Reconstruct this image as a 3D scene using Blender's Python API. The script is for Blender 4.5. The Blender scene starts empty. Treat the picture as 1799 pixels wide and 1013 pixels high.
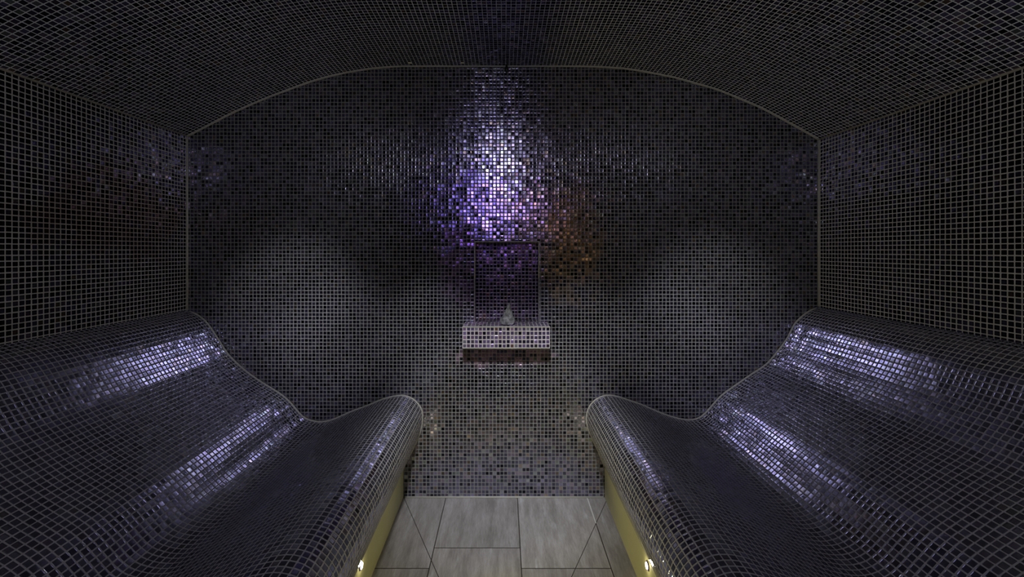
import bpy, bmesh, math, random
from mathutils import Vector

random.seed(7)
SC = bpy.context.scene
COL = SC.collection

# ------------------------------------------------------------------ measures
S = 0.00254            # metres per photo pixel on the back wall
CX, CY = 885.0, 440.0  # vanishing point in the photo
F = 735.0              # focal length in pixels
D = F * S              # distance camera -> back wall
H = 1.10               # camera height
P = 6.48 * S           # mosaic pitch
Y0 = -0.95             # near end of the room


def wx(px): return (px - CX) * S
def wz(py): return H - (py - CY) * S


# ------------------------------------------------------------------ camera
cam = bpy.data.cameras.new('camera')
cam.sensor_width = 36.0
cam.lens = 36.0 * F / 1799.0
cam.shift_x = (899.5 - CX) / 1799.0
cam.shift_y = -(506.5 - CY) / 1799.0
cam.clip_start = 0.02
camo = bpy.data.objects.new('camera', cam)
COL.objects.link(camo)
camo.location = (0, 0, H)
camo.rotation_euler = (math.radians(90), 0, 0)
SC.camera = camo

# ------------------------------------------------------------------ world, exposure
w = bpy.data.worlds.new('world')
SC.world = w
w.use_nodes = True
w.node_tree.nodes['Background'].inputs[0].default_value = (0.02, 0.02, 0.03, 1)
w.node_tree.nodes['Background'].inputs[1].default_value = 0.2
SC.view_settings.view_transform = 'Standard'
SC.view_settings.look = 'None'
SC.view_settings.gamma = 1.0
SC.view_settings.use_curve_mapping = False
SC.view_settings.exposure = -0.45
SC.cycles.max_bounces = 6
SC.cycles.diffuse_bounces = 3
SC.cycles.glossy_bounces = 4
SC.cycles.sample_clamp_indirect = 6.0
SC.cycles.use_denoising = True


def lamp(name, kind, loc, power, color, size=0.03, aim=None, cone=60, blend=0.6):
    l = bpy.data.lights.new(name, kind)
    l.energy = power
    l.color = color
    l.shadow_soft_size = size
    o = bpy.data.objects.new(name, l)
    COL.objects.link(o)
    o.location = loc
    if kind == 'SPOT':
        l.spot_size = math.radians(cone)
        l.spot_blend = blend
        o.rotation_euler = (Vector(aim) - Vector(loc)).to_track_quat('-Z', 'Y').to_euler()
    return o


LAMP = Vector((-0.03, 0.10, 1.86))
lamp('ceiling_lamp_light', 'POINT', LAMP, 9.0, (0.93, 0.94, 1.0), 0.05)
lamp('ceiling_lamp_beam', 'SPOT', LAMP, 190.0, (0.92, 0.96, 1.0), 0.035, (0.0, D, 0.16), 33, 1.0)
for sx in (-1, 1):
    for bx, bz, bw, bc in ((0.96, 0.88, 112.0, 17), (0.76, 0.68, 122.0, 17), (0.34, 0.74, 110.0, 14), (0.98, 1.36, 14.0, 42)):
        lamp('added_side_beam', 'SPOT', LAMP, bw, (0.88, 0.90, 1.0), 0.035, (sx * bx, D, bz), bc, 1.0)  # added spots: strengthen the bench streaks, even out the upper wall
    l = bpy.data.lights.new('added_fill_strip', 'AREA')  # unseen strip added as fill for the ceiling and walls
    l.shape = 'RECTANGLE'
    l.size, l.size_y = 1.1, 0.02
    l.energy = 3.0
    l.spread = math.radians(100)
    l.color = (0.95, 0.95, 1.0)
    o = bpy.data.objects.new('added_fill_strip', l)
    COL.objects.link(o)
    o.location = (sx * 0.435, -0.30, 0.09)
    o.rotation_euler = Vector((-sx, 0, 1.5)).to_track_quat('-Z', 'X').to_euler()
VIOLET = Vector((-0.15, Y0 + 0.06, 1.60))
lamp('violet_lamp_light', 'SPOT', VIOLET, 27.0, (0.36, 0.25, 1.0), 0.14, (-0.07, D, 1.38), 19, 1.0)
PINK = Vector((0.17, Y0 + 0.06, 1.55))
lamp('pink_lamp_light', 'SPOT', PINK, 6.5, (1.0, 0.60, 0.80), 0.14, (0.08, D, 1.38), 20, 1.0)
WARM = Vector((0.70, Y0 + 0.06, 1.24))
lamp('warm_lamp_light', 'SPOT', WARM, 0.7, (1.0, 0.62, 0.32), 0.12, (0.30, D, 1.20), 40, 1.0)

# ------------------------------------------------------------------ node helpers


class NT:
    def __init__(self, name):
        self.m = bpy.data.materials.new(name)
        self.m.use_nodes = True
        self.t = self.m.node_tree
        self.t.nodes.clear()

    def n(self, typ, **kw):
        x = self.t.nodes.new(typ)
        for k, v in kw.items():
            setattr(x, k, v)
        return x

    def put(self, sock, v):
        if hasattr(v, 'is_output'):
            self.t.links.new(v, sock)
        else:
            sock.default_value = v

    def math(self, op, a, b=None, c=None):
        x = self.n('ShaderNodeMath', operation=op)
        self.put(x.inputs[0], a)
        if b is not None: self.put(x.inputs[1], b)
        if c is not None: self.put(x.inputs[2], c)
        return x.outputs[0]

    def vec(self, op, a, b=None, scale=None):
        x = self.n('ShaderNodeVectorMath', operation=op)
        self.put(x.inputs[0], a)
        if b is not None: self.put(x.inputs[1], b)
        if scale is not None: self.put(x.inputs['Scale'], scale)
        return x.outputs['Value'] if op in ('LENGTH', 'DOT_PRODUCT') else x.outputs['Vector']

    def xyz(self, a, b, c):
        x = self.n('ShaderNodeCombineXYZ')
        for s, v in zip(x.inputs, (a, b, c)): self.put(s, v)
        return x.outputs[0]

    def sep(self, v):
        x = self.n('ShaderNodeSeparateXYZ')
        self.put(x.inputs[0], v)
        return x.outputs

    def mix(self, f, a, b):
        x = self.n('ShaderNodeMix', data_type='RGBA')
        self.put(x.inputs[0], f)
        self.put(x.inputs[6], a)
        self.put(x.inputs[7], b)
        return x.outputs[2]

    def mixf(self, f, a, b):
        x = self.n('ShaderNodeMix', data_type='FLOAT')
        self.put(x.inputs[0], f)
        self.put(x.inputs[2], a)
        self.put(x.inputs[3], b)
        return x.outputs[0]

    def ramp(self, f, stops, interp='LINEAR'):
        x = self.n('ShaderNodeValToRGB')
        cr = x.color_ramp
        cr.interpolation = interp
        while len(cr.elements) < len(stops): cr.elements.new(0.5)
        for e, (p, c) in zip(cr.elements, stops):
            e.position = p
            e.color = (*c, 1) if len(c) == 3 else c
        self.put(x.inputs[0], f)
        return x.outputs[0]

    def noise(self, v, scale, detail=2.0, rough=0.5):
        x = self.n('ShaderNodeTexNoise')
        self.put(x.inputs['Vector'], v)
        x.inputs['Scale'].default_value = scale
        x.inputs['Detail'].default_value = detail
        x.inputs['Roughness'].default_value = rough
        return x

    def white(self, v):
        x = self.n('ShaderNodeTexWhiteNoise', noise_dimensions='3D')
        self.put(x.inputs['Vector'], v)
        return x.outputs

    def out(self, bsdf):
        o = self.n('ShaderNodeOutputMaterial')
        self.t.links.new(bsdf, o.inputs[0])
        return self.m


TILE_STOPS = [(0.0, (0.10, 0.10, 0.17)), (0.22, (0.20, 0.19, 0.31)), (0.40, (0.30, 0.27, 0.45)),
              (0.55, (0.42, 0.38, 0.62)), (0.68, (0.36, 0.28, 0.42)), (0.77, (0.50, 0.40, 0.52)),
              (0.85, (0.52, 0.54, 0.62)), (0.93, (0.50, 0.38, 0.30)), (0.97, (0.40, 0.48, 0.46))]


def mosaic(name, axis=None, seed=0.0, tilt=0.10, pillow=0.5, gw=0.09, rough=0.20, tint=(1, 1, 1), sheet=0.03,
           painted_light=None, pale=None, refl=1.0, body=0.05, vlo=0.12, vhi=1.22, even=0.0, ripple=0.0, grout=(0.44, 0.425, 0.42)):
    """glass mosaic on a UV map counted in tiles (u, v)"""
    k = NT(name)
    uv = k.n('ShaderNodeUVMap', uv_map='UVMap').outputs[0]
    u, v, _ = k.sep(uv)
    # hand-laid sheets: every sheet of 20 tiles is shifted and turned by a hair
    su, sv = k.math('FLOOR', k.math('DIVIDE', u, 20.0)), k.math('FLOOR', k.math('DIVIDE', v, 20.0))
    sh = k.sep(k.white(k.xyz(su, sv, seed + 31.7))['Color'])
    iu, iv = k.math('FLOOR', u), k.math('FLOOR', v)
    cell = k.xyz(iu, iv, seed)
    wc = k.sep(k.white(cell)['Color'])
    wd = k.sep(k.white(k.xyz(iu, iv, seed + 5.3))['Color'])
    fu = k.math('SUBTRACT', k.math('SUBTRACT', u, iu), 0.5)
    fv = k.math('SUBTRACT', k.math('SUBTRACT', v, iv), 0.5)
    # laying jitter
    fu = k.math('ADD', fu, k.math('MULTIPLY', k.math('SUBTRACT', wd[0], 0.5), 0.05))
    fv = k.math('ADD', fv, k.math('MULTIPLY', k.math('SUBTRACT', wd[1], 0.5), 0.05))
    r = 0.09
    h = 0.5 - gw - r
    qu = k.math('MAXIMUM', k.math('SUBTRACT', k.math('ABSOLUTE', fu), h), 0.0)
    qv = k.math('MAXIMUM', k.math('SUBTRACT', k.math('ABSOLUTE', fv), h), 0.0)
    dist = k.math('SUBTRACT', k.vec('LENGTH', k.xyz(qu, qv, 0.0)), r)
    mr = k.n('ShaderNodeMapRange', interpolation_type='SMOOTHSTEP')
    k.put(mr.inputs[0], dist)
    mr.inputs[1].default_value = -0.015
    mr.inputs[2].default_value = 0.015
    mr.inputs[3].default_value = 1.0
    mr.inputs[4].default_value = 0.0
    mask = mr.outputs[0]
    # colour of the glass
    col = k.ramp(wc[0], TILE_STOPS, 'CONSTANT')
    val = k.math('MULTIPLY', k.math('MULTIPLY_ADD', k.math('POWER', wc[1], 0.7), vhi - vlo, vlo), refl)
    if even: col = k.mix(even, col, (0.35, 0.35, 0.46, 1))
    col = k.vec('SCALE', col, scale=val)
    col = k.vec('MULTIPLY', col, tint)
    gcol = grout
    mot = k.noise(uv, 0.05, 3.0).outputs[0]
    gcol = k.mix(mot, tuple(c * 0.75 for c in grout) + (1,), tuple(c * 1.2 for c in grout) + (1,))
    for (au, av, ru, rv, acol) in (painted_light or []):
        # coloured light and reflections painted into the glass and joint colour of a field
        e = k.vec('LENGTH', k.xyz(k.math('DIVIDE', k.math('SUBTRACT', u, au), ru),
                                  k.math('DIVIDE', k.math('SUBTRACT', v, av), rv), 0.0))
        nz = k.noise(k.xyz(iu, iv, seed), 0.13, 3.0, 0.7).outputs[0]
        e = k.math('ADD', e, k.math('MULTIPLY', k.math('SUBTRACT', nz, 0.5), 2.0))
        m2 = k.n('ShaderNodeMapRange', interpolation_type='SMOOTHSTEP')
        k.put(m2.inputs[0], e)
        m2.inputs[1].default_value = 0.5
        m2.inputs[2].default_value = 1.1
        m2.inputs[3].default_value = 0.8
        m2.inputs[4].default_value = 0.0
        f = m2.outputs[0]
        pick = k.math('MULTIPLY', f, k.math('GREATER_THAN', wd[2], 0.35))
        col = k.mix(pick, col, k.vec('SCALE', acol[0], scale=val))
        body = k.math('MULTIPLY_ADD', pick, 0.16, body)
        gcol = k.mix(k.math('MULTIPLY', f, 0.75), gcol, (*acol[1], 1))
    if pale:
        for (pu, pv) in pale:
            hit = k.math('MULTIPLY', k.math('COMPARE', iu, float(pu), 0.4), k.math('COMPARE', iv, float(pv), 0.4))
            gcol = k.mix(hit, gcol, (0.75, 0.72, 0.58, 1))
            mask = k.math('MULTIPLY', mask, k.math('SUBTRACT', 1.0, hit))
    # normal: tilt of the single tile, of the sheet, and the rounded edge
    tri = lambda a, b: k.math('SUBTRACT', k.math('ADD', a, b), 1.0)
    tu = k.math('MULTIPLY', tri(wc[2], wd[0]), tilt)
    tv = k.math('MULTIPLY', tri(wc[1], wd[2]), tilt)
    tu = k.math('ADD', tu, k.math('MULTIPLY', k.math('SUBTRACT', sh[0], 0.5), sheet))
    tv = k.math('ADD', tv, k.math('MULTIPLY', k.math('SUBTRACT', sh[1], 0.5), sheet))
    edge = lambda f: k.math('MULTIPLY', k.math('SIGN', f),
                            k.math('MULTIPLY', k.math('POWER', k.math('DIVIDE', k.math('ABSOLUTE', f), 0.41), 9.0), pillow))
    if ripple:   # whole rows lie a touch proud or sunk, changing slowly along the row
        wr = k.noise(k.xyz(k.math('MULTIPLY', iu, 17.31), k.math('MULTIPLY', v, 0.035), seed), 1.0, 1.0).outputs[0]
        tu = k.math('ADD', tu, k.math('MULTIPLY', k.math('SUBTRACT', wr, 0.5), ripple))
    tu = k.math('ADD', tu, edge(fu))
    tv = k.math('ADD', tv, edge(fv))
    geo = k.n('ShaderNodeNewGeometry')
    N = geo.outputs['Normal']
    if axis is None:
        tn = k.n('ShaderNodeTangent', direction_type='UV_MAP', uv_map='UVMap')
        A = tn.outputs[0]
    else:
        A = axis
    B = k.vec('CROSS_PRODUCT', N, A)
    # axis runs along v when it is given, across u otherwise
    if axis is None:
        nn = k.vec('ADD', N, k.vec('ADD', k.vec('SCALE', A, scale=tu), k.vec('SCALE', B, scale=tv)))
    else:
        nn = k.vec('ADD', N, k.vec('ADD', k.vec('SCALE', A, scale=tv), k.vec('SCALE', B, scale=tu)))
    nn = k.vec('NORMALIZE', nn)
    rg = k.math('MULTIPLY_ADD', k.math('SUBTRACT', wd[1], 0.5), rough * 0.6, rough)
    gl = k.n('ShaderNodeBsdfAnisotropic', distribution='BECKMANN')
    k.put(gl.inputs['Color'], col)
    k.put(gl.inputs['Roughness'], rg)
    k.put(gl.inputs['Normal'], nn)
    df = k.n('ShaderNodeBsdfDiffuse')
    k.put(df.inputs['Color'], k.vec('SCALE', col, scale=body))
    pb = k.n('ShaderNodeAddShader')
    k.t.links.new(gl.outputs[0], pb.inputs[0])
    k.t.links.new(df.outputs[0], pb.inputs[1])
    gb = k.n('ShaderNodeBsdfDiffuse')
    k.put(gb.inputs['Color'], gcol)
    ms = k.n('ShaderNodeMixShader')
    k.put(ms.inputs[0], mask)
    k.t.links.new(gb.outputs[0], ms.inputs[1])
    k.t.links.new(pb.outputs[0], ms.inputs[2])
    return k.out(ms.outputs[0])


def plain(name, color, rough=0.6, metal=0.0, var=0.15, scale=30.0, **kw):
    k = NT(name)
    tc = k.n('ShaderNodeTexCoord').outputs['Object']
    nz = k.noise(tc, scale, 3.0).outputs[0]
    c = k.mix(nz, tuple(x * (1 - var) for x in color) + (1,), tuple(min(1, x * (1 + var)) for x in color) + (1,))
    pb = k.n('ShaderNodeBsdfPrincipled')
    k.put(pb.inputs['Base Color'], c)
    pb.inputs['Metallic'].default_value = metal
    pb.inputs['Roughness'].default_value = rough
    for a, b in kw.items(): pb.inputs[a.replace('_', ' ')].default_value = b
    return k.out(pb.outputs[0])


def glow(name, color, strength):
    k = NT(name)
    e = k.n('ShaderNodeEmission')
    e.inputs[0].default_value = (*color, 1)
    e.inputs[1].default_value = strength
    return k.out(e.outputs[0])


# ------------------------------------------------------------------ object helpers
def link(name, me, mats, parent=None):
    o = bpy.data.objects.new(name, me)
    COL.objects.link(o)
    for m in (mats if isinstance(mats, (list, tuple)) else [mats]): me.materials.append(m)
    if parent: o.parent = parent
    return o


def tag(o, label, cat, group=None):
    o['label'] = label
    o['category'] = cat
    if group: o['group'] = group
    return o


def struct(o):
    o['kind'] = 'structure'
    return o


def empty(name, loc):
    o = bpy.data.objects.new(name, None)
    COL.objects.link(o)
    o.location = loc
    return o


class MB:
    """collects faces with a UV each; vertices are not shared between strips"""
    def __init__(self):
        self.bm = bmesh.new()
        self.uv = self.bm.loops.layers.uv.new('UVMap')

    def face(self, pts, uvs=None, mat=0, smooth=False):
        f = self.bm.faces.new([self.bm.verts.new(p) for p in pts])
        for i, l in enumerate(f.loops):
            l[self.uv].uv = uvs[i] if uvs else (0, 0)
        f.material_index = mat
        f.smooth = smooth
        return f

    def box(self, a, b, mat=0, tile=False):
        (x0, y0, z0), (x1, y1, z1) = a, b
        q = lambda pts, i, j: self.face(pts, [(p[i] / P, p[j] / P) for p in pts], mat)
        q([(x0, y0, z0), (x1, y0, z0), (x1, y0, z1), (x0, y0, z1)], 0, 2)
        q([(x1, y1, z0), (x0, y1, z0), (x0, y1, z1), (x1, y1, z1)], 0, 2)
        q([(x0, y1, z0), (x0, y0, z0), (x0, y0, z1), (x0, y1, z1)], 1, 2)
        q([(x1, y0, z0), (x1, y1, z0), (x1, y1, z1), (x1, y0, z1)], 1, 2)
        q([(x0, y0, z1), (x1, y0, z1), (x1, y1, z1), (x0, y1, z1)], 0, 1)
        q([(x0, y1, z0), (x1, y1, z0), (x1, y0, z0), (x0, y0, z0)], 0, 1)

    def prism(self, prof, rest, ya, yb, s0=0.0, mat=0, mat_rest=0, flip=False):
        """prof: curved open outline [(x,z)] that carries tiles; rest closes it. Extruded ya..yb."""
        ss = [s0 + i * P for i in range(len(prof))]
        vs = [[self.bm.verts.new((x, y, z)) for (x, z) in prof] for y in (ya, yb)]
        for i in range(len(prof) - 1):
            vv = [vs[0][i], vs[0][i + 1], vs[1][i + 1], vs[1][i]]
            uu = [(ss[i] / P, ya / P), (ss[i + 1] / P, ya / P), (ss[i + 1] / P, yb / P), (ss[i] / P, yb / P)]
            if flip: vv.reverse(); uu.reverse()
            f = self.bm.faces.new(vv)
            for l, t in zip(f.loops, uu): l[self.uv].uv = t
            f.material_index = mat
        loop = [prof[-1]] + rest + [prof[0]]
        for a, b in zip(loop, loop[1:]):
            pts = [(a[0], ya, a[1]), (b[0], ya, b[1]), (b[0], yb, b[1]), (a[0], yb, a[1])]
            if flip: pts.reverse()
            self.face(pts, [(0, 0)] * 4, mat_rest)
        ring = prof + rest
        for y, rev in ((ya, not flip), (yb, flip)):
            pts = [(x, y, z) for x, z in ring]
            if rev: pts.reverse()
            self.face(pts, [(p[0] / P, p[2] / P) for p in pts], mat_rest)
        return ss[-1]

    def done(self, name, mats, parent=None, fix=False):
        if fix: bmesh.ops.recalc_face_normals(self.bm, faces=self.bm.faces)
        me = bpy.data.meshes.new(name)
        self.bm.to_mesh(me)
        self.bm.free()
        return link(name, me, mats, parent)


def spline(pts, step=0.006):
    """Catmull-Rom through pts, resampled"""
    out = []
    n = len(pts)
    for i in range(n - 1):
        p0, p1, p2, p3 = pts[max(i - 1, 0)], pts[i], pts[i + 1], pts[min(i + 2, n - 1)]
        m = max(2, int(math.dist(p1, p2) / 0.002))
        for j in range(m):
            t = j / m
            out.append(tuple(0.5 * (2 * p1[c] + (p2[c] - p0[c]) * t + (2 * p0[c] - 5 * p1[c] + 4 * p2[c] - p3[c]) * t * t
                                    + (3 * p1[c] - p0[c] - 3 * p2[c] + p3[c]) * t ** 3) for c in (0, 1)))
    out.append(tuple(pts[-1]))
    for _ in range(6):       # relax measuring noise
        out = [out[0]] + [tuple((a[c] + 2 * b[c] + d[c]) / 4 for c in (0, 1)) for a, b, d in zip(out, out[1:], out[2:])] + [out[-1]]
    res = [out[0]]
    acc = 0.0
    for a, b in zip(out, out[1:]):
        acc += math.dist(a, b)
        if acc >= step:
            res.append(b)
            acc = 0.0
    if math.dist(res[-1], out[-1]) > step * 0.4: res.append(out[-1])
    else: res[-1] = out[-1]
    return res


def smooth(pts, n):
    for _ in range(n):
        pts = [pts[0]] + [tuple((a[c] + 2 * b[c] + d[c]) / 4 for c in (0, 1)) for a, b, d in zip(pts, pts[1:], pts[2:])] + [pts[-1]]
    return pts


def rows(pts):
    """resample a dense outline at the tile pitch: every row of tiles is one flat facet"""
    out, acc, step = [pts[0]], 0.0, None
    total = sum(math.dist(a, b) for a, b in zip(pts, pts[1:]))
    n = round(total / P)
    step = total / n
    for a, b in zip(pts, pts[1:]):
        L = math.dist(a, b)
        while acc + L >= step * len(out) and len(out) < n:
            t = (step * len(out) - acc) / L
            out.append((a[0] + (b[0] - a[0]) * t, a[1] + (b[1] - a[1]) * t))
        acc += L
    return out + [pts[-1]]


def tube(name, path, rad, mat, parent=None, closed=False):
    """thin bead of sealant along a 3-D path"""
    bm = bmesh.new()
    rings = []
    n = len(path)
    V = [Vector(p) for p in path]
    for i, p in enumerate(V):
        a = V[(i - 1) % n] if closed or i > 0 else p
        b = V[(i + 1) % n] if closed or i < n - 1 else p
        t = (b - a).normalized()
        r = t.cross(Vector((0, 1, 0)) if abs(t.y) < 0.9 else Vector((1, 0, 0))).normalized()
        q = t.cross(r)
        rings.append([bm.verts.new(p + (r * math.cos(2 * math.pi * k / 8) + q * math.sin(2 * math.pi * k / 8)) * rad) for k in range(8)])
    for i in range(n if closed else n - 1):
        A, B = rings[i], rings[(i + 1) % n]
        for k in range(8):
            f = bm.faces.new([A[k], A[(k + 1) % 8], B[(k + 1) % 8], B[k]])
            f.smooth = True
    if not closed:
        bm.faces.new(rings[0][::-1])
        bm.faces.new(rings[-1])
    bmesh.ops.recalc_face_normals(bm, faces=bm.faces)
    me = bpy.data.meshes.new(name)
    bm.to_mesh(me)
    bm.free()
    return link(name, me, mat, parent)


# ------------------------------------------------------------------ outlines measured on the back wall
PXL = [(326.5, 544.7), (334.5, 546.5), (350.4, 553.8), (362.6, 564), (372.4, 576.5), (383.4, 593.6), (394.4, 610.7),
       (403, 623), (417.6, 637.6), (430.5, 649), (455, 667), (480, 682.5), (495, 692), (504, 699.3), (512.5, 708), (521, 717.8), (529, 727.2),
       (536.5, 733.8), (546, 737.5), (556.3, 739.8), (569.6, 740), (583, 737), (596.2, 731.8), (615.5, 723), (633.3, 716.3),
       (648, 711), (662.9, 704.4), (677.7, 699), (692.5, 695.3), (704.3, 693.8), (714.7, 695.1), (725, 699.2),
       (734, 707.4), (740.6, 717), (742.8, 728), (741.6, 743.7), (737, 762), (729, 781), (719.5, 800), (709, 818)]
PXR = [(1438.6, 539.3), (1425, 543.5), (1410.7, 552.8), (1394, 569.4), (1381.7, 594), (1363, 619), (1344.4, 639.8),
       (1319.5, 656.4), (1294, 674), (1275, 687), (1263.5, 696.5), (1253.5, 707.5), (1243, 719.5), (1234.7, 728), (1225, 734.2), (1211, 737),
       (1190, 734), (1168, 727.4), (1146, 718.5), (1123.6, 709), (1103, 702), (1083.7, 695.5), (1070, 693.6),
       (1058.5, 694.8), (1046.6, 700.7), (1036.3, 711), (1031, 724), (1029.6, 736), (1032.6, 750), (1040, 769),
       (1050, 790), (1062, 818)]
PXC = [(330, 239), (366.7, 219.5), (415, 195), (466.7, 172.5), (496.7, 161), (541.7, 144.5), (581.7, 133), (620, 125),
       (653, 120), (690, 116.8), (723, 116), (800, 116), (890, 116), (1000, 116), (1045, 116.8), (1093, 119.6),
       (1133, 125.5), (1184, 135.5), (1219, 145), (1260, 157), (1296, 171.5), (1336, 188.5), (1374, 208.5),
       (1408.5, 227.5), (1439, 245)]
XL, XR = wx(329), wx(1439)
ZL, ZR = wz(239), wz(245)
pl = [(wx(a), wz(b)) for a, b in PXL]; pl[0] = (XL, pl[0][1])
pr = [(wx(a), wz(b)) for a, b in PXR]; pr[0] = (XR, pr[0][1])
pc = [(wx(a), wz(b)) for a, b in PXC]; pc[0] = (XL, ZL); pc[-1] = (XR, ZR)
BL, BR, CE = rows(smooth(spline(pl, 0.004), 8)), rows(smooth(spline(pr, 0.004), 8)), rows(spline(pc, 0.004))
NX0, NX1, NZ0, NZ1 = wx(834), wx(947), 0.7828, wz(424)   # niche opening
ND = 0.076
G = 0.0016

# ------------------------------------------------------------------ materials
WARM_GLOW = ((0.42, 0.30, 0.18), (0.20, 0.155, 0.105))  # warm light painted as tile and joint colour
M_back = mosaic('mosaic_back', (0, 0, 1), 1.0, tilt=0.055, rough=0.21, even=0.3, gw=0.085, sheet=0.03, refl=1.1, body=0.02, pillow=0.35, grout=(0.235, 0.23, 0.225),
                painted_light=[((1005 - CX) * S / P, wz(440) / P, 9.0, 20.0, WARM_GLOW),
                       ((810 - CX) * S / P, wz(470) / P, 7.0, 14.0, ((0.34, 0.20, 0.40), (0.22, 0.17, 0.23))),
                       ((889 - CX) * S / P, wz(624) / P, 15.0, 3.2, ((0.95, 0.62, 0.82), (0.30, 0.25, 0.24)))])  # last field: reflection below the shelf, painted into the tile colour
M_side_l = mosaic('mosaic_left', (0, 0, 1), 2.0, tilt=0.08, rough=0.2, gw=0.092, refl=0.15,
                  painted_light=[(1.55 / P, wz(380) / P, 22.0, 12.0, ((0.34, 0.20, 0.16), (0.24, 0.18, 0.16)))])  # brownish light painted into the tiles and joints here
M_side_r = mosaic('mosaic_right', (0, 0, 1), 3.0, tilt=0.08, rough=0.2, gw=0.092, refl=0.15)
def ceil_cell(px, py):
    y = F * (0.823 / (CY - py))
    x = (px - CX) / F * y
    i = min(range(len(CE)), key=lambda j: abs(CE[j][0] - x))
    return (i, math.floor(y / P))


M_ceil = mosaic('mosaic_ceiling', (0, 1, 0), 4.0, tilt=0.08, rough=0.2, gw=0.07, refl=0.7, grout=(0.64, 0.65, 0.72), pale=[ceil_cell(720, 110), ceil_cell(812, 110)])
M_bench = mosaic('mosaic_bench', (0, 1, 0), 5.0, tilt=0.028, rough=0.09, gw=0.085, tint=(1.0, 1.03, 1.0), refl=1.3, sheet=0.015, vlo=0.55, vhi=1.0, even=0.75, body=0.03, ripple=0.22)
M_shelf = mosaic('mosaic_shelf', None, 6.0, tilt=0.10, rough=0.18, gw=0.11, tint=(1.0, 0.80, 1.0), refl=1.3, body=0.22, grout=(0.50, 0.45, 0.47))
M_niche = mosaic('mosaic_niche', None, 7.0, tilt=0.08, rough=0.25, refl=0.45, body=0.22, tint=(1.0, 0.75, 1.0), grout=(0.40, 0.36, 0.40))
M_seal = plain('sealant', (0.40, 0.38, 0.34), 0.6)
M_core = plain('masonry', (0.10, 0.10, 0.10), 0.9)
M_plinth = plain('plinth_render', (0.42, 0.40, 0.24), 0.55, var=0.08)
M_black = plain('black_plastic', (0.008, 0.008, 0.008), 0.4)
M_steel = plain('brushed_steel', (0.5, 0.5, 0.5), 0.3, 1.0)


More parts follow.
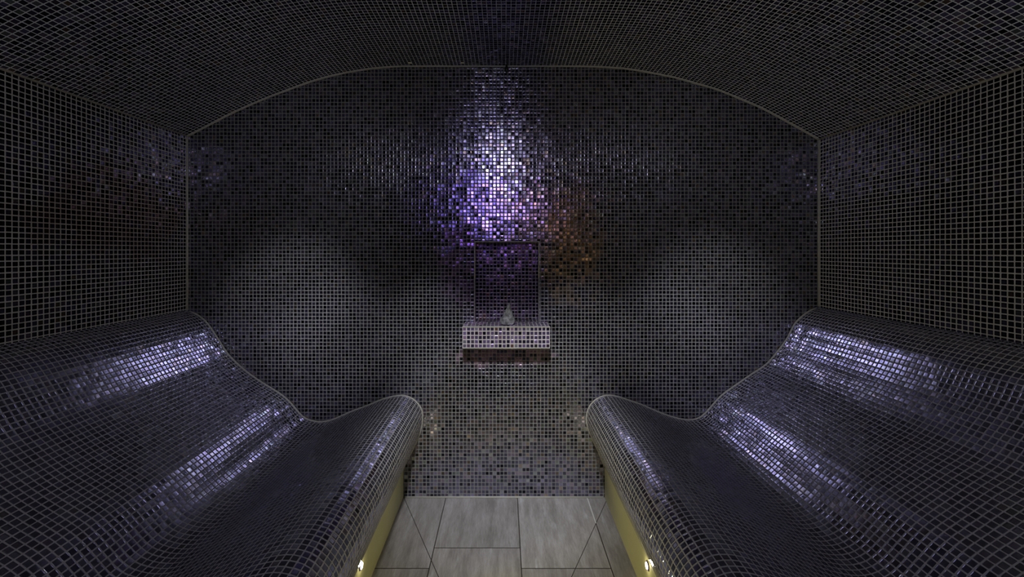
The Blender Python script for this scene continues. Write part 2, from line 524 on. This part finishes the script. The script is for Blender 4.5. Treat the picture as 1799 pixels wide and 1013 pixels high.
def floor_mat():
    k = NT('slate_porcelain')
    tc = k.n('ShaderNodeTexCoord').outputs['Object']
    x, y, _ = k.sep(tc)
    # three runs of 0.31 m wide planks with staggered cross joints
    xs = [-0.258, 0.061, 0.372]
    col_i = 0.0
    for a in xs: col_i = k.math('ADD', col_i, k.math('GREATER_THAN', x, a))
    dl = None
    for a in xs:
        d = k.math('ABSOLUTE', k.math('SUBTRACT', x, a))
        dl = d if dl is None else k.math('MINIMUM', dl, d)
    offs = [1.449, 1.549, 1.449, 1.262]
    oy = offs[0]
    for i in (1, 2, 3): oy = k.mixf(k.math('GREATER_THAN', col_i, i - 0.5), oy, offs[i])
    yy = k.math('DIVIDE', k.math('SUBTRACT', oy, y), 0.605)
    ry = k.math('MULTIPLY', k.math('ABSOLUTE', k.math('SUBTRACT', yy, k.math('ROUND', yy))), 0.605)
    row = k.math('FLOOR', yy)
    joint = k.math('MINIMUM', dl, ry)
    # the cuts that fall to the drain
    cut = None
    for (ax, ay, bx, by) in ((-0.435, 1.845, -0.236, 1.4436), (0.452, 1.842, 0.2455, 1.4436)):
        L = math.hypot(bx - ax, by - ay)
        nx, ny = -(by - ay) / L, (bx - ax) / L
        d = k.math('ABSOLUTE', k.math('ADD', k.math('MULTIPLY', k.math('SUBTRACT', x, ax), nx),
                                      k.math('MULTIPLY', k.math('SUBTRACT', y, ay), ny)))
        d = k.math('ADD', d, k.math('MULTIPLY', k.math('LESS_THAN', y, 0.9), 1.0))
        cut = d if cut is None else k.math('MINIMUM', cut, d)
    lines = k.math('MAXIMUM', k.math('LESS_THAN', joint, 0.0017), k.math('LESS_THAN', cut, 0.0012))
    rnd = k.sep(k.white(k.xyz(col_i, row, 3.0))['Color'])
    # brushed slate streaks, running down the plank
    st = k.noise(k.xyz(k.math('MULTIPLY_ADD', rnd[0], 7.0, k.math('MULTIPLY', x, 9.0)), k.math('MULTIPLY', y, 1.6), rnd[1]), 3.0, 6.0, 0.65).outputs[0]
    fine = k.noise(k.xyz(k.math('MULTIPLY', x, 60.0), k.math('MULTIPLY', y, 9.0), 0.0), 3.0, 4.0, 0.7).outputs[0]
    c = k.ramp(st, [(0.30, (0.215, 0.198, 0.182)), (0.50, (0.315, 0.293, 0.275)), (0.66, (0.39, 0.37, 0.355)), (0.80, (0.42, 0.41, 0.40))])
    vein = k.noise(k.xyz(k.math('MULTIPLY_ADD', rnd[1], 9.0, k.math('MULTIPLY', x, 26.0)), k.math('MULTIPLY', y, 4.5), rnd[0]), 1.0, 4.0, 0.6).outputs[0]
    patch = k.noise(k.xyz(k.math('MULTIPLY', x, 4.0), k.math('MULTIPLY', y, 3.0), rnd[2]), 1.6, 2.0).outputs[0]
    vm = k.n('ShaderNodeMapRange', interpolation_type='SMOOTHSTEP')
    k.put(vm.inputs[0], k.math('ADD', vein, k.math('MULTIPLY', k.math('SUBTRACT', patch, 0.5), 0.35)))
    vm.inputs[1].default_value = 0.60
    vm.inputs[2].default_value = 0.78
    vm.inputs[4].default_value = 0.75
    c = k.mix(vm.outputs[0], c, (0.50, 0.50, 0.50, 1))
    c = k.vec('SCALE', c, scale=k.math('MULTIPLY_ADD', fine, 0.7, 0.65))
    c = k.vec('SCALE', c, scale=k.math('MULTIPLY_ADD', rnd[2], 0.25, 0.88))
    c = k.mix(lines, c, (0.035, 0.028, 0.022, 1))
    wj = k.math('MULTIPLY', k.math('LESS_THAN', k.math('ABSOLUTE', k.math('SUBTRACT', x, 0.372)), 0.0022),
                k.math('GREATER_THAN', y, 1.69))
    c = k.mix(wj, c, (0.62, 0.61, 0.58, 1))
    bmp = k.n('ShaderNodeBump')
    bmp.inputs['Strength'].default_value = 0.25
    bmp.inputs['Distance'].default_value = 0.003
    k.put(bmp.inputs['Height'], k.math('SUBTRACT', k.math('ADD', st, fine), lines))
    pb = k.n('ShaderNodeBsdfPrincipled')
    k.put(pb.inputs['Base Color'], c)
    k.put(pb.inputs['Roughness'], 0.72)
    pb.inputs['Specular IOR Level'].default_value = 0.2
    k.put(pb.inputs['Normal'], bmp.outputs[0])
    return k.out(pb.outputs[0])


M_floor = floor_mat()

# ------------------------------------------------------------------ room shell
T = 0.10
b = MB(); b.box((XL - T, Y0 - T, -T), (XR + T, D + T + ND, 0.0)); struct(b.done('floor', M_floor))


def uvq(b, pts, i, j, mat=0):
    b.face(pts, [(p[i] / P, p[j] / P) for p in pts], mat)


def side_wall(name, x, zt, sgn, mat):
    b = MB()
    xo = x + sgn * T
    q = [(x, Y0, 0), (x, D, 0), (x, D, zt), (x, Y0, zt)]
    if sgn > 0: q.reverse()
    uvq(b, q, 1, 2)
    o = [(xo, Y0 - T, 0), (xo, D + T, 0), (xo, D + T, zt), (xo, Y0 - T, zt)]
    if sgn < 0: o.reverse()
    uvq(b, o, 1, 2, 1)
    b.face([(x, Y0, zt), (x, D, zt), (xo, D + T, zt), (xo, Y0 - T, zt)], None, 1)
    b.face([(x, Y0, 0), (x, D, 0), (xo, D + T, 0), (xo, Y0 - T, 0)], None, 1)
    return struct(b.done(name, [mat, M_core]))


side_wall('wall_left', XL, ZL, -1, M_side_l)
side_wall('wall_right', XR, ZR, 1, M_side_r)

# ceiling vault
b = MB()
outer = [(x, z + T) for x, z in reversed(CE)]
b.prism(CE, outer, Y0 - T, D + T + ND, 0.0, 0, 1, flip=False)
struct(b.done('ceiling', [M_ceil, M_core]))

# back wall with the niche cut into it
b = MB()


def zc(x):
    for (a, c) in zip(CE, CE[1:]):
        if a[0] <= x <= c[0]: return a[1] + (c[1] - a[1]) * (x - a[0]) / max(1e-9, c[0] - a[0])
    return CE[-1][1]


xs = sorted(set([XL, XR, NX0, NX1] + [p[0] for p in CE]))
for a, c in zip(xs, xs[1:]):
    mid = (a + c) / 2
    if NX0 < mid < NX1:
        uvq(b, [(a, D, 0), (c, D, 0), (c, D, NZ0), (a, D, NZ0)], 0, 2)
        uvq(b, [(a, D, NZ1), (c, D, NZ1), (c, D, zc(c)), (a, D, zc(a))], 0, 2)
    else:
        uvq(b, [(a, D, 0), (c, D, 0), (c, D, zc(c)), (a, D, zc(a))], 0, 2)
DB = D + ND
uvq(b, [(NX0, DB, NZ0), (NX1, DB, NZ0), (NX1, DB, NZ1), (NX0, DB, NZ1)], 0, 2, 2)
uvq(b, [(NX0, D, NZ0), (NX0, DB, NZ0), (NX0, DB, NZ1), (NX0, D, NZ1)], 1, 2, 2)
uvq(b, [(NX1, DB, NZ0), (NX1, D, NZ0), (NX1, D, NZ1), (NX1, DB, NZ1)], 1, 2, 2)
uvq(b, [(NX0, D, NZ1), (NX0, DB, NZ1), (NX1, DB, NZ1), (NX1, D, NZ1)], 0, 1, 2)
uvq(b, [(NX0, DB, NZ0), (NX0, D, NZ0), (NX1, D, NZ0), (NX1, DB, NZ0)], 0, 1, 2)
yb = DB + T
b.face([(XR + T, yb, 0), (XL - T, yb, 0), (XL - T, yb, 2.0), (XR + T, yb, 2.0)], None, 1)
struct(b.done('wall_back', [M_back, M_core, M_niche]))

# wall behind the camera, dark tiled, with the open doorway's dark wood door
b = MB()
b.box((XL - T, Y0 - T, 0), (XR + T, Y0, ZL + 0.05))
b.box((wx(600), Y0 - T, ZL + 0.05), (wx(1170), Y0, 1.93))
struct(b.done('wall_front', plain('dark_render', (0.03, 0.03, 0.035), 0.8)))

# sealant lines where the planes meet
struct(tube('trim_1', [(x, D - 0.001, z - 0.001) for x, z in CE], 0.0045, M_seal))
struct(tube('trim_2', [(XL + 0.001, D - 0.001, 0.83), (XL + 0.001, D - 0.001, ZL)], 0.004, M_seal))
struct(tube('trim_3', [(XR - 0.001, D - 0.001, 0.84), (XR - 0.001, D - 0.001, ZR)], 0.004, M_seal))
struct(tube('trim_4', [(XL + 0.001, Y0, ZL), (XL + 0.001, D, ZL)], 0.004, M_seal))
struct(tube('trim_5', [(XR - 0.001, Y0, ZR), (XR - 0.001, D, ZR)], 0.004, M_seal))
struct(tube('trim_6', [(NX0, D - 0.001, NZ0), (NX0, D - 0.001, NZ1), (NX1, D - 0.001, NZ1), (NX1, D - 0.001, NZ0)], 0.0035, M_seal))
struct(tube('trim_7', [(wx(711), D - 0.002, 0.002), (wx(1060), D - 0.002, 0.002)], 0.004, M_seal))


# ------------------------------------------------------------------ heated benches
def bench(name, prof, sgn, xwall, label):
    root = tag(empty(name, (prof[-1][0], (Y0 + D) / 2, 0)), label, 'bench', 'heated loungers along the side walls')
    loc = root.location
    it = min(range(len(prof) // 4, 3 * len(prof) // 4), key=lambda i: prof[i][1] if prof[i][1] > 0.3 else 9)
    tx = prof[it][0]
    zb = prof[-1][1]
    fl = sgn > 0   # mirrored outline for the right-hand bench
    yb = D - G
    ya = Y0 + G
    xwall -= sgn * G
    prof = [(p[0] - sgn * G if i == 0 else p[0], p[1]) for i, p in enumerate(prof)]
    mats = [M_bench, M_core]

    def put(b, nm, mt):
        for v in b.bm.verts: v.co -= loc
        return b.done(nm, mt, root)
    b = MB(); s = b.prism(prof[:it + 1], [(tx, 0.0), (xwall, 0.0)], ya, yb, 0.0, 0, 1, fl)
    put(b, 'backrest', mats)
    b = MB(); b.prism(prof[it:], [(tx, zb)], ya, yb, s, 0, 1, fl)
    put(b, 'seat', mats)
    b = MB(); b.box((min(tx, prof[-1][0]), ya, 0), (max(tx, prof[-1][0]), yb, zb))
    put(b, 'plinth', M_plinth)
    e = tube('edge_trim', [(x - loc.x, D - 0.0058 - loc.y, z + 0.001) for x, z in prof[1:]], 0.004, M_seal, root)
    e['label'] = 'pale sealant line along the wall joint'
    return root


bench('heated_bench', BL, -1, XL, 'wavy bench of black mosaic against the left wall, seat and backrest in one curve')
bench('heated_bench', BR, 1, XR, 'wavy bench of black mosaic against the right wall, seat and backrest in one curve')


# ------------------------------------------------------------------ lights set in the bench plinths
def lathe(b, prof, axis, centre, seg=24, mat=0, smooth=True):
    """prof [(r, h)] turned about axis ('x' or 'z') at centre"""
    rings = []
    for r, h in prof:
        ring = []
        for k in range(seg):
            a = 2 * math.pi * k / seg
            p = (h, r * math.cos(a), r * math.sin(a)) if axis == 'x' else (r * math.cos(a), r * math.sin(a), h)
            ring.append(b.bm.verts.new(Vector(p) + Vector(centre)))
        rings.append(ring)
    for A, B in zip(rings, rings[1:]):
        for k in range(seg):
            f = b.bm.faces.new([A[k], A[(k + 1) % seg], B[(k + 1) % seg], B[k]])
            f.smooth = smooth
            f.material_index = mat
    for R_ in (rings[0], rings[-1]):
        f = b.bm.faces.new(R_)
        f.material_index = mat


M_led = glow('led_lens', (1.0, 0.93, 0.85), 9.0)
M_bezel = plain('led_bezel', (0.25, 0.20, 0.40), 0.4, 0.4)


def plinth_light(x, y, z, sgn, label, power):
    root = tag(empty('plinth_light', (x, y, z)), label, 'light', 'small lights in the bench plinths')
    b = MB(); lathe(b, [(0.013, 0.0), (0.013, sgn * 0.003), (0.010, sgn * 0.0035)], 'x', (0, 0, 0)); b.done('bezel', M_bezel, root, True)
    b = MB(); lathe(b, [(0.010, sgn * 0.0030), (0.009, sgn * 0.0055), (0.004, sgn * 0.0065)], 'x', (0, 0, 0)); b.done('lens', M_led, root, True)
    p = Vector((x + sgn * 0.014, y, z))
    lamp('plinth_light_beam', 'SPOT', p, power, (1.0, 0.90, 0.40), 0.008, p + Vector((sgn, -0.30, 0.55)), 120, 0.5)
    lamp('plinth_light_spill', 'POINT', p + Vector((sgn * 0.004, 0, 0)), 0.06, (1.0, 0.9, 0.5), 0.004)
    return root


xa, xb = BL[-1][0], BR[-1][0]
plinth_light(xa, 1.305, 0.118, 1, 'small round light set in the yellow plinth under the left bench', 12.0)
plinth_light(xb, 1.305, 0.118, -1, 'small round light set in the yellow plinth under the right bench', 6.5)

# ------------------------------------------------------------------ shelf under the niche
root = tag(empty('wall_shelf', (0.01, D, 0.6952)), 'purplish mosaic block shelf below the niche in the back wall', 'shelf')
sx0, sx1, sy, sz0, sz1 = -0.1714, 0.1917, D - 0.127, 0.6952, 0.7828
b = MB()
u0 = sx0 / P


def sq(pts, f): b.face([(p[0] - 0.01, p[1] - D, p[2] - 0.6952) for p in pts], [f(p) for p in pts])


kx = 22.0 / (sx1 - sx0); kz = 5.0 / (sz1 - sz0)
sq([(sx0, sy, sz0), (sx1, sy, sz0), (sx1, sy, sz1), (sx0, sy, sz1)], lambda p: ((p[0] - sx0) * kx, (p[2] - sz0) * kz))
sq([(sx0, sy, sz1), (sx1, sy, sz1), (sx1, D, sz1), (sx0, D, sz1)], lambda p: ((p[0] - sx0) * kx, (p[1] - sy) / P))
sq([(sx0, D, sz0), (sx1, D, sz0), (sx1, sy, sz0), (sx0, sy, sz0)], lambda p: ((p[0] - sx0) * kx, (p[1] - sy) / P))
sq([(sx0, D, sz0), (sx0, sy, sz0), (sx0, sy, sz1), (sx0, D, sz1)], lambda p: ((p[1] - sy) / P, (p[2] - sz0) * kz))
sq([(sx1, sy, sz0), (sx1, D, sz0), (sx1, D, sz1), (sx1, sy, sz1)], lambda p: ((p[1] - sy) / P, (p[2] - sz0) * kz))
sq([(sx1, D, sz0), (sx0, D, sz0), (sx0, D, sz1), (sx1, D, sz1)], lambda p: (0, 0))
b.done('slab', M_shelf, root)
ox, oy, oz = 0.01, D, 0.6952
e = tube('edge_trim', [(sx0 - ox, sy - oy, sz0 - oz), (sx1 - ox, sy - oy, sz0 - oz), (sx1 - ox, sy - oy, sz1 - oz), (sx0 - ox, sy - oy, sz1 - oz)],
         0.0028, M_seal, root, closed=True)

# ------------------------------------------------------------------ quartz point on the shelf
k = NT('smoky_quartz')
tc = k.n('ShaderNodeTexCoord').outputs['Object']
nz = k.noise(tc, 60.0, 5.0, 0.6).outputs[0]
pb = k.n('ShaderNodeBsdfPrincipled')
k.put(pb.inputs['Base Color'], k.ramp(nz, [(0.36, (0.10, 0.098, 0.10)), (0.64, (0.50, 0.49, 0.51))]))
pb.inputs['Roughness'].default_value = 0.22
pb.inputs['Transmission Weight'].default_value = 0.3
pb.inputs['Subsurface Weight'].default_value = 0.0
M_quartz = k.out(pb.outputs[0])
b = MB()
cxq, cyq = wx(891.5) * 0.945, D - 0.085
prof = [(0.000, 0.020), (0.006, 0.031), (0.020, 0.0325), (0.039, 0.0235), (0.057, 0.0155), (0.076, 0.0075), (0.0955, 0.0008)]
rq = random.Random(3)
ang = [2 * math.pi * i / 8 + rq.uniform(-.22, .22) for i in range(8)]
rings = []
for z, r in prof:
    lean = 0.0075 * (z / 0.0955) ** 1.3
    rings.append([b.bm.verts.new((r * math.cos(a) * rq.uniform(.88, 1.12) + lean, r * 0.85 * math.sin(a) * rq.uniform(.93, 1.07), z + (rq.uniform(-.003, .003) if 0 < z < 0.09 else 0)))
                  for a in ang])
for A, B in zip(rings, rings[1:]):
    for i in range(8):
        b.bm.faces.new([A[i], A[(i + 1) % 8], B[(i + 1) % 8], B[i]])
b.bm.faces.new(rings[0][::-1]); b.bm.faces.new(rings[-1])
o = b.done('crystal', M_quartz, None, True)
o.location = (cxq, cyq, sz1 + 0.0005)
tag(o, 'grey translucent pointed crystal standing on the mosaic shelf in the niche', 'crystal')

# ------------------------------------------------------------------ black fitting at the top of the back wall
b = MB()
lathe(b, [(0.005, 0.010), (0.005, 0.0), (0.0085, -0.004), (0.0085, -0.016), (0.006, -0.022), (0.004, -0.024)], 'z', (0, 0, 0), 16)
o = b.done('scent_nozzle', M_black, None, True)
o.location = (wx(890), D - 0.010, wz(119))
tag(o, 'tiny black fitting on the ceiling line at the top of the back wall', 'nozzle')

# ------------------------------------------------------------------ lamp fixtures behind the frame
root = tag(empty('ceiling_lamp', (LAMP.x, LAMP.y, 1.923)), 'round steel lamp on the flat middle of the vaulted ceiling above the camera', 'lamp')
b = MB(); lathe(b, [(0.055, 0.0), (0.055, -0.012), (0.040, -0.016)], 'z', (0, 0, 0)); b.done('housing', M_steel, root, True)
b = MB(); lathe(b, [(0.040, -0.0165), (0.032, -0.024), (0.012, -0.028)], 'z', (0, 0, 0)); b.done('lamp_lens', glow('lamp_glass', (0.9, 0.93, 1.0), 3.0), root, True)
